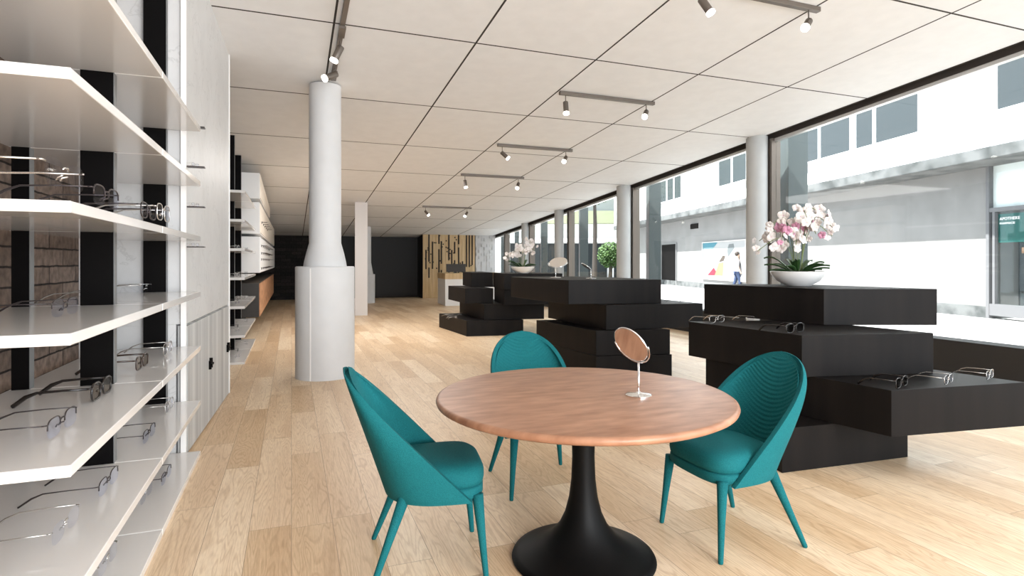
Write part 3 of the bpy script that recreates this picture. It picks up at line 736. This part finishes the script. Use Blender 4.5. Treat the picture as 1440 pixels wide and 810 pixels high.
# ------------------------------------------------------------------ orchids
def orchid(loc, label, nfl, rad, hgt, pinkshare, bowl_r, seed):
    rg = random.Random(seed)
    t = thing('potted_orchid', label, 'orchid', loc)
    bm = bmesh.new(); k = bowl_r/.20
    add_lathe(bm, [(0,.004),(.085*k,0),(.09*k,.004),(.15*k,.04*k),(.188*k,.085*k),(.20*k,.112*k),(.195*k,.114*k),(.18*k,.085*k),(.12*k,.05*k),(0,.05*k)], 48)
    shade(obj('bowl', bm, M['bowl'], t), 60)
    bm = bmesh.new(); add_lathe(bm, [(.185*k,.095*k),(.12*k,.108*k),(0,.112*k)], 24)
    for v in bm.verts: v.co.z += rg.uniform(-.006,.006)*k
    obj('moss', bm, M['moss'], t)
    # leaves
    def leafmesh(L, W, up):
        b_ = bmesh.new()
        def f(a, c_):
            y = a*L; w_ = W*math.sin(PI*min(.98, a*.93+.05))**.6; x = (c_-.5)*2*w_
            return Vector((x, y, up*L*math.sin(a*PI*.62)-abs(c_-.5)*-.02*k))
        add_grid(b_, f, 10, 4); return b_
    lm = []
    for i in range(20):
        L = rg.uniform(.12,.21)*k; o = obj('leaf', leafmesh(L, rg.uniform(.020,.032)*k, rg.uniform(.05,.6)), M['leaf'], t, smooth=True)
        so = o.modifiers.new('s', 'SOLIDIFY'); so.thickness = .003
        a = rg.uniform(0, 2*PI); o.rotation_euler.z = a; o.location = (-math.sin(a)*.05*k, math.cos(a)*.05*k, .105*k)
    # flowers
    def flower(m1):
        b_ = bmesh.new(); s = .036
        for i in range(5):
            a = 2*PI*i/5+PI/2; W = s*(.62 if i in (1,4) else .40); L = s*(1.05 if i in (1,4) else 1.0)
            ax = Vector((math.cos(a),0,math.sin(a))); ay = Vector((-math.sin(a),0,math.cos(a)))
            def f(p_, q_, ax=ax, ay=ay, W=W, L=L):
                return ax*(p_*L)+ay*((q_-.5)*2*W*math.sin(PI*min(.97, .12+p_*.83))**.7)+Vector((0,-.004-.010*math.sin(p_*2.2)+.02*(q_-.5)**2,0))
            add_grid(b_, f, 4, 4)
        nf = len(b_.faces)
        add_lathe(b_, [(0,-.006),(.006,-.004),(.007,.004),(0,.010)], 8)
        for f_ in list(b_.faces)[nf:]:
            f_.material_index = 1
            for v in f_.verts: pass
        me_ = bpy.data.meshes.new('flower'); b_.to_mesh(me_); b_.free()
        me_.materials.append(m1); me_.materials.append(M['petalcore'] if m1 is M['petalpink'] else M['petalpink'])
        for p_ in me_.polygons: p_.use_smooth = True
        return me_
    white, pink = flower(M['petal']), flower(M['petalpink'])
    nst = max(5, nfl//8); cnt = 0
    for i in range(nst):
        a = 2*PI*i/nst+rg.uniform(-.3,.3); reach = rad*rg.uniform(.35,1.0); top = hgt*rg.uniform(.62,1.0)
        if i == 0: a, reach, top = R(-20), rad*.55, hgt*1.0
        if i == 1: a, reach, top = R(-35), rad*.75, hgt*.93
        if i == 2: a, reach, top = R(160), rad*.35, hgt*.86
        if i == 3: a, reach, top = R(165), rad*1.12, hgt*.62
        dirv = Vector((math.cos(a), math.sin(a), 0)); pts = []
        for j in range(12):
            q_ = j/11
            z = .11*k+(top-.11*k)*math.sin(min(1, q_*1.35)*PI/2) - (hgt*.30 if i >= 2 else .12*hgt)*max(0, q_-.6)**1.3*2.0
            pts.append(dirv*(.03+reach*q_**1.7)+Vector((0,0,z)))
        b_ = bmesh.new(); add_tube(b_, pts, .0028*k, 6); obj('stem', b_, M['stem'], t, smooth=True)
        m_ = nfl//nst
        ispink = (i % 4 == 2) if pinkshare else False
        for j in range(m_):
            q_ = .42+.58*j/(m_-1 or 1); idx = q_*11; i0 = min(10, int(idx)); p_ = pts[i0].lerp(pts[i0+1], idx-i0)
            o = bpy.data.objects.new('flower', pink if (ispink and rg.random() < .75) else white); C.objects.link(o); o.parent = t
            o.location = p_+Vector((rg.uniform(-.045,.045), rg.uniform(-.045,.045), rg.uniform(-.045,.03)))*k
            o.rotation_euler = (rg.uniform(-.5,.4), rg.uniform(-.5,.5), rg.uniform(-1.2,.9)-.35); sc = rg.uniform(.8,1.25)*(1 if j < m_-2 else .75)*k
            o.scale = (sc,)*3
            if ispink and o.data is pink: o['label'] = 'pink orchid flower'
    return t
orchid((*at(1122, 402, 4*S4)[:2], 4*S4), 'white bowl of pink and white orchids on the dark block stack by the table', 99, .30, .68, 1, .222, 5)
orchid((*at(735, 384.5, 4*S4)[:2], 4*S4), 'smaller white orchid in a white bowl on the far block stack', 72, .26, .60, 0, .21, 11)

# ------------------------------------------------------------------ track lights
def spot(parent, p, aim, drop=.10, sc=1.0):
    p = Vector(p); aim = Vector(aim).normalized(); j = p+Vector((0,0,-drop))
    bm = bmesh.new(); add_tube(bm, [p, j], .006, 8); st = obj('spot_stem', bm, M['bronze'], parent)
    q = aim.to_track_quat('Z', 'Y').to_matrix(); L = .115*sc; r = .032*sc
    bm = bmesh.new(); add_lathe(bm, [(0,-.02),(r*.9,-.02),(r,-.012),(r,L-.01),(r*.95,L),(0,L-.003)], 24)
    for v in bm.verts: v.co = j+q@v.co
    hd = obj('spot_head', bm, M['bronze'], parent, smooth=False); shade(hd, 40)
    bm = bmesh.new(); add_lathe(bm, [(r*1.0,L-.004),(r*1.15,L+.004),(r*1.1,L+.024),(0,L+.03)], 24)
    for v in bm.verts: v.co = j+q@v.co
    obj('lamp_lens', bm, M['lampglow'], hd, smooth=True)
def track(y, x0, x1, aims, label, xs_=None):
    z = ceil_z(y)
    t = thing('track_light', label, 'track light', (0, y, z), 0, 'short ceiling track lights across the shop')
    obj('rail', B((x0, x1, -.025, .025, -.045, -.002)), M['bronze'], t, bevel=.003)
    for x, a in zip(xs_ or (x0+.08, x1-.12), aims): spot(t, (x, 0, -.045), a)
track(6.38, 3.06, 4.42, [(.0,-.15,-1), (-.55,-.55,-.65)], 'short ceiling track with two spotlights, second nearest to the camera')
track(8.77, 3.10, 4.44, [(.6,-.25,-.6), (-.5,-.5,-.6)], 'middle short ceiling track, third nearest to the camera')
track(10.95, 3.11, 4.44, [(.12,-.1,-1), (-.4,-.5,-.75)], 'short ceiling track fourth nearest to the camera')
track(14.7, 3.15, 4.46, [(.5,-.3,-.7), (-.5,-.3,-.7)], 'farthest short ceiling track, near the plank wall')
track(3.86, 3.06, 4.42, [(.35,-.3,-.75), (-.66,-.32,-.62)], 'ceiling track cut off by the top of the picture with a lit spotlight')
t = thing('track_light', 'long ceiling track running along the aisle up to the white column', 'track light', (.43, 4.4, ceil_z(4.4)))
t.rotation_euler = (math.atan(-.0775), 0, 0)
obj('rail', B((-.022,.022,-2.0,2.34,-.04,-.002)), M['bronze'], t, bevel=.003)
obj('adapter', B((-.03,.03,2.05,2.28,-.065,-.04)), M['bronze'], t); obj('adapter', B((-.03,.03,1.0,1.2,-.065,-.04)), M['bronze'], t)
spot(t, (-.0, 1.95, -.05), (-.80,-.25,-.5), .07, 1.05); spot(t, (.0, 1.30, -.05), (-.42,.1,-.9), .07, 1.05)

# ------------------------------------------------------------------ outside
struct('street', B((7.4, 60, -30, 90, -.35, -.06)), M['street'])
F0 = Vector((15.9, 9.0)); fd = Vector((.25,.97)).normalized(); fn = Vector((-fd.y, fd.x))   # fn points towards the shop
fang = math.atan2(fd.y, fd.x)
bld = thing('building', 'white rendered building across the street with overhanging upper floor', 'building', (F0.x, F0.y, 0), fang)
# local x along the facade, local y towards the shop = +y
obj('lower_wall', B((.05, 28.4, -4, 0, -.2, 3.9), (-10, -3.6, -4, 0, -.2, 3.9)), M['bgrey'], bld)
obj('socle', B((.05, 28.4, 0, .05, -.2, .22)), M['ledge'], bld)
obj('upper_wall', B((-10, 28.4, -4, 1.0, 3.92, 9)), M['bwhite'], bld)
obj('ledge_band', B((-10, 28.45, -.5, 1.03, 3.64, 3.92)), M['ledge'], bld, bevel=.02)
def bwin(x0, x1, z0, z1, panes, y=1.0, cuts=None):
    f = bmesh.new(); t_ = .07
    add_box(f, x0, x1, y-.10, y+.02, z0, z0+t_); add_box(f, x0, x1, y-.10, y+.02, z1-t_, z1)
    k = (x1-x0)/panes
    for xx in (cuts or [x0+k*i for i in range(panes+1)]): 
        add_box(f, max(x0, xx-t_/2-.03), min(x1, xx+t_/2+.03), y-.10, y+.019, z0+t_, z1-t_)
    fo = obj('window_frame', f, M['pwhite'], bld)
    obj('pane', B((x0+.03, x1-.03, y+.001, y+.006, z0+.03, z1-.03)), M['darkglass'], fo)
    obj('sill', B((x0-.1, x1+.1, y, y+.14, z0-.06, z0)), M['alu'], fo)
bwin(.95, 5.8, 4.62, 6.3, 2, cuts=[.95, 2.55, 3.35, 3.5, 5.0, 5.8])
bwin(-3.6, -1.1, 4.62, 6.3, 2); bwin(9.6, 12.1, 4.62, 6.2, 2); bwin(16.2, 19.2, 4.62, 6.2, 3)
# pharmacy window: mullions, transom, teal board, printed cards
pw = obj('shop_window_frame', B((-.04,.04,-.1,.06,-.1,3.66), (-3.6,-.04,-.08,.05,2.52,2.62), (-3.6,-.04,-.08,.05,.02,.30), (-3.6,-3.52,-.1,.05,0,3.66), (-.17,-.11,-.06,.04,.30,2.52)), mat('grey_shop_frame', (.13,.13,.135), .5), bld)
obj('pane', B((-3.5,-.04,-.04,-.035,.30,3.64)), M['glass'], pw)
obj('display_back', B((-3.5,-.04,-.8,-.75,.2,2.5)), M['darkglass'], bld)
obj('upper_blind', B((-3.5,-.04,-.10,-.06,2.62,3.64)), M['pwhite'], bld)
obj('sign_board', B((-3.4,-.19,-.045,-.042,1.78,2.46)), M['teal_sign'], bld)
def text(body, size, loc_local, parent, m):
    c = bpy.data.curves.new('sign_text', 'FONT'); c.body = body; c.size = size; c.extrude = .002; c.align_x = 'LEFT'
    o = bpy.data.objects.new('sign_text', c); C.objects.link(o)
    dg = bpy.context.evaluated_depsgraph_get(); me = bpy.data.meshes.new_from_object(o.evaluated_get(dg)); me.name = 'sign_text'
    bpy.data.objects.remove(o); o = bpy.data.objects.new('lettering', me); C.objects.link(o); me.materials.append(m); o.parent = parent
    o.location = loc_local; o.rotation_euler = (R(90), 0, PI); return o
text('APOTHEKE', .10, (-.24, -.02, 2.31), bld, M['letter'])
text('PHARMACIE', .07, (-.24, -.02, 2.21), bld, M['letter'])
obj('printed_card', B((-3.2,-.55,-.40,-.38,.45,1.42)), M['palegreen'], bld)
obj('printed_card', B((-3.2,-.75,-.37,-.36,.85,1.15)), M['orange'], bld)
obj('printed_card', B((-3.2,-.45,-.40,-.38,1.52,1.66)), M['oakcab'], bld)
# door with tilted sun edge, vent, and downpipe
dr = obj('door', B((19.3,21.5,.0,.03,-.1,2.35)), M['black'], bld); obj('door_frame', B((19.2,19.3,0,.06,-.1,2.43),(21.5,21.6,0,.06,-.1,2.43),(19.3,21.5,0,.06,2.35,2.43)), M['greymetal'], dr)
obj('vent', B((16.4,17.3,0,.05,3.08,3.34)), M['black'], bld)
# billboard on the facade: generic flat shapes
def loc2w(x, y, z): 
    p_ = F0+fd*x+fn*y; return Vector((p_.x, p_.y, z))
bb = thing('billboard', 'framed poster with slanting colour shapes on the white building', 'billboard', loc2w(11.4, .02, 0), fang)
W_, Z0, Z1 = 4.4, .42, 2.32
obj('frame', B((0,W_,0,.06,Z0,Z0+.22),(0,W_,0,.06,Z1-.05,Z1),(0,.06,0,.06,Z0+.22,Z1-.05),(W_-.06,W_,0,.06,Z0+.22,Z1-.05)), M['alu'], bb)
obj('poster', B((.06,W_-.06,.0,.02,Z0+.22,Z1-.05)), mat('poster_paper_white', (.30,.30,.30), .6), bb)
def shape(pts, m, y=.022):   # pts in fraction: 0..1 as seen from the shop (left to right), bottom to top
    bm = bmesh.new(); q = [((1-px_)*(W_-.12)+.06, (Z0+.22)+pz*(Z1-.27-Z0)) for px_, pz in pts]
    a = [bm.verts.new((x_, y, z_)) for x_, z_ in q]; b_ = [bm.verts.new((x_, y+.003, z_)) for x_, z_ in q]
    bm.faces.new(a); bm.faces.new(b_[::-1])
    for i in range(len(a)): bm.faces.new((a[i], b_[i], b_[(i+1)%len(a)], a[(i+1)%len(a)]))
    obj('poster_shape', bm, m, bb)
M['posterpaper'] = mat('poster_paper', (.32,.32,.32), .6); M['posterteal'] = mat('poster_teal', (.03,.15,.20), .6); M['posterpink'] = mat('poster_red', (.25,.015,.035), .6); M['postersand'] = mat('poster_sand', (.32,.19,.09), .6)
M['postersky'] = mat('poster_sky', (.20,.30,.32), .6); M['posterbrown'] = mat('poster_brown', (.06,.045,.035), .6); M['postergrey'] = mat('poster_grey', (.10,.115,.12), .6)
shape([(.0,.85),(.28,.85),(.38,1),(.0,1)], M['posterteal']); shape([(.0,.45),(.12,.55),(.28,.85),(.0,.85)], M['postersky'])
shape([(.12,0),(.30,0),(.34,.12),(.28,.24)], M['posterpink']); shape([(.30,0),(.50,0),(.52,.40),(.40,.38)], M['postersand'])
shape([(.40,.40),(.52,.44),(.56,.58),(.50,.60)], M['posterbrown']); shape([(.62,.55),(.76,.80),(.74,.93),(.64,.92),(.60,.75)], M['postergrey'])
# pedestrian in front of the billboard
def pedestrian(loc, rz):
    t = thing('person', 'person in a pale top and blue jeans walking past the billboard', 'person', loc, rz)
    def skin(name, vs, es, m, par):
        me_ = bpy.data.meshes.new(name); me_.from_pydata([v[:3] for v in vs], es, []); o = bpy.data.objects.new(name, me_); C.objects.link(o); o.parent = par
        o.modifiers.new('skin', 'SKIN'); me_.materials.append(m)
        for i, v in enumerate(vs):
            me_.skin_vertices[0].data[i].radius = (v[3], v[3]*(v[4] if len(v) > 4 else 1)); me_.skin_vertices[0].data[i].use_root = (i == 0)
        s_ = o.modifiers.new('sub', 'SUBSURF'); s_.levels = 2; s_.render_levels = 2
        return o
    vs = [(0,0,.93,.13,.75),(0,0,1.15,.12,.75),(0,0,1.36,.15,.65),(0,0,1.50,.06),(0,-.01,1.58,.055),(0,-.02,1.66,.085),(0,-.015,1.74,.08),
          (-.17,0,1.43,.055),(-.24,.03,1.16,.042),(-.26,-.07,.92,.032),(-.26,-.10,.84,.035),
          (.17,0,1.43,.055),(.24,-.04,1.16,.042),(.25,-.16,.96,.032),(.25,-.20,.90,.035),
          (-.10,0,.86,.085),(-.11,-.10,.48,.058),(-.11,-.02,.09,.04),(-.11,-.14,.03,.03),
          (.10,0,.86,.085),(.11,.08,.48,.058),(.11,.20,.10,.04),(.11,.09,.035,.03)]
    es = [(0,1),(1,2),(2,3),(3,4),(4,5),(5,6),(2,7),(7,8),(8,9),(9,10),(2,11),(11,12),(12,13),(13,14),(0,15),(15,16),(16,17),(17,18),(0,19),(19,20),(20,21),(21,22)]
    skin('body', vs, es, M['skin'], t)
    g_ = lambda i, k: (*vs[i][:3], vs[i][3]*k, *(vs[i][4:]))
    skin('jeans', [g_(0,1.12), g_(15,1.15), g_(16,1.25), g_(17,1.5), g_(19,1.15), g_(20,1.25), g_(21,1.5)], [(0,1),(1,2),(2,3),(0,4),(4,5),(5,6)], M['jeans'], t)
    skin('shirt', [g_(1,1.15), g_(0,1.16), g_(2,1.12), g_(7,1.2), g_(8,1.25), g_(11,1.2), g_(12,1.25)], [(0,1),(0,2),(2,3),(3,4),(2,5),(5,6)], M['shirt'], t)
    bm = bmesh.new(); bmesh.ops.create_uvsphere(bm, u_segments=16, v_segments=10, radius=.105)
    for v in bm.verts: v.co = Vector((v.co.x, v.co.y*1.05+.012, v.co.z*1.05+1.735)); 
    bmesh.ops.delete(bm, geom=[v for v in bm.verts if v.co.y < -.06 and v.co.z < 1.77], context='VERTS')
    obj('hair', bm, M['hair'], t, smooth=True)
pedestrian((*at(1037, 411, -.06)[:2], -.06), R(60))

# outer posts beyond the glass
for x, y, wd, lab in ((7.95, 7.45, .33, 'wide dark green-grey post outside the glass beside the big orchid'),
                      (7.85, 11.35, .28, 'dark green-grey post outside the glass before the door of the white building'),
                      (7.80, 14.70, .24, 'dark green-grey post outside the glass between the two mirrors'),
                      (7.80, 17.45, .22, 'dark post outside the glass just past the small white orchid'),
                      (7.75, 19.80, .16, 'narrow dark post outside the glass behind the small white orchid'),
                      (7.6, 20.9, .14, 'last narrow dark post outside the glass by the white stone wall')):
    tag(obj('outdoor_post', B((-wd/2,wd/2,-wd/2,wd/2,-.06,4.2)), M['slab'], loc=(x, y, 0), rotz=R(-20), bevel=.006), lab, 'post', 'dark posts outside the glass')
bm = bmesh.new(); add_prism(bm, [(7.3,-6),(9.2,-6),(9.2,3.5),(7.3,3.5)], 4.25, 4.5)
# end-of-street building
eb = thing('building', 'balconied building at the end of the street behind the grey columns', 'building', (14, 47, 0), R(-22))
obj('wall', B((-6, 26, 0, 6, 2.9, 14), (-6, 3.5, 0, 6, -.2, 2.9), (15, 26, 0, 6, -.2, 2.9)), M['bwhite'], eb)
obj('entrance_recess', B((3.5, 15, 1.8, 6, -.2, 2.9)), M['darkglass'], eb)
obj('canopy', B((1, 16, -1.6, .2, 2.9, 3.25)), M['pwhite'], eb)
for k in range(4):
    bq = obj('balcony', B((-5.5, 25, -1.3, -.001, 4.5+k*2.6, 5.5+k*2.6)), M['yellowband'], eb)
    obj('window_band', B((-5.5, 25, -.06, -.002, 5.6+k*2.6, 6.9+k*2.6)), M['interiorgrey'], eb)
for k in range(3): obj('entrance_column', B((5+k*3.4, 5.5+k*3.4, .2, .7, -.2, 2.9)), M['pwhite'], eb)
rb_ = thing('shop_front', 'far red and white shop front seen past the small white orchid', 'building', (8.6, 40, 0), R(-5))
obj('wall', B((0, 5, 0, 4, -.1, 6)), M['bwhite'], rb_); 
for k in range(5): obj('red_band', B((.1, 4.9, -.05, -.001, .5+k*1.1, .9+k*1.1)), M['red'], rb_)
def tree(loc, label, hh, rad, seed):
    t = thing('street_tree', label, 'tree', loc); rg = random.Random(seed)
    bm = bmesh.new(); add_tube(bm, [(0,0,0),(.05,0,hh*.4),(0,.05,hh*.75)], [.16,.12,.05], 10); obj('trunk', bm, M['bark'], t)
    bm = bmesh.new()
    for i in range(2600):
        d_ = Vector((rg.gauss(0,1), rg.gauss(0,1), rg.gauss(0,1))).normalized()*rad*rg.random()**.4
        c = Vector((0,0,hh*.72))+Vector((d_.x, d_.y, d_.z*1.1)); s = .10
        a = Vector((rg.uniform(-1,1), rg.uniform(-1,1), rg.uniform(-1,1))).normalized(); b_ = a.orthogonal().normalized(); 
        bm.faces.new([bm.verts.new(c+a*s), bm.verts.new(c+b_*s*.5), bm.verts.new(c-a*s), bm.verts.new(c-b_*s*.5)])
    obj('crown', bm, M['tree'], t)
tree((*at(858, 395, -.06)[:2], -.06), 'small leafy tree by the entrance at the end of the street', 2.6, .9, 2)
tree((17.2, 31, -.06), 'tall leafy tree beside the grey columns across the street', 9, 1.5, 4)
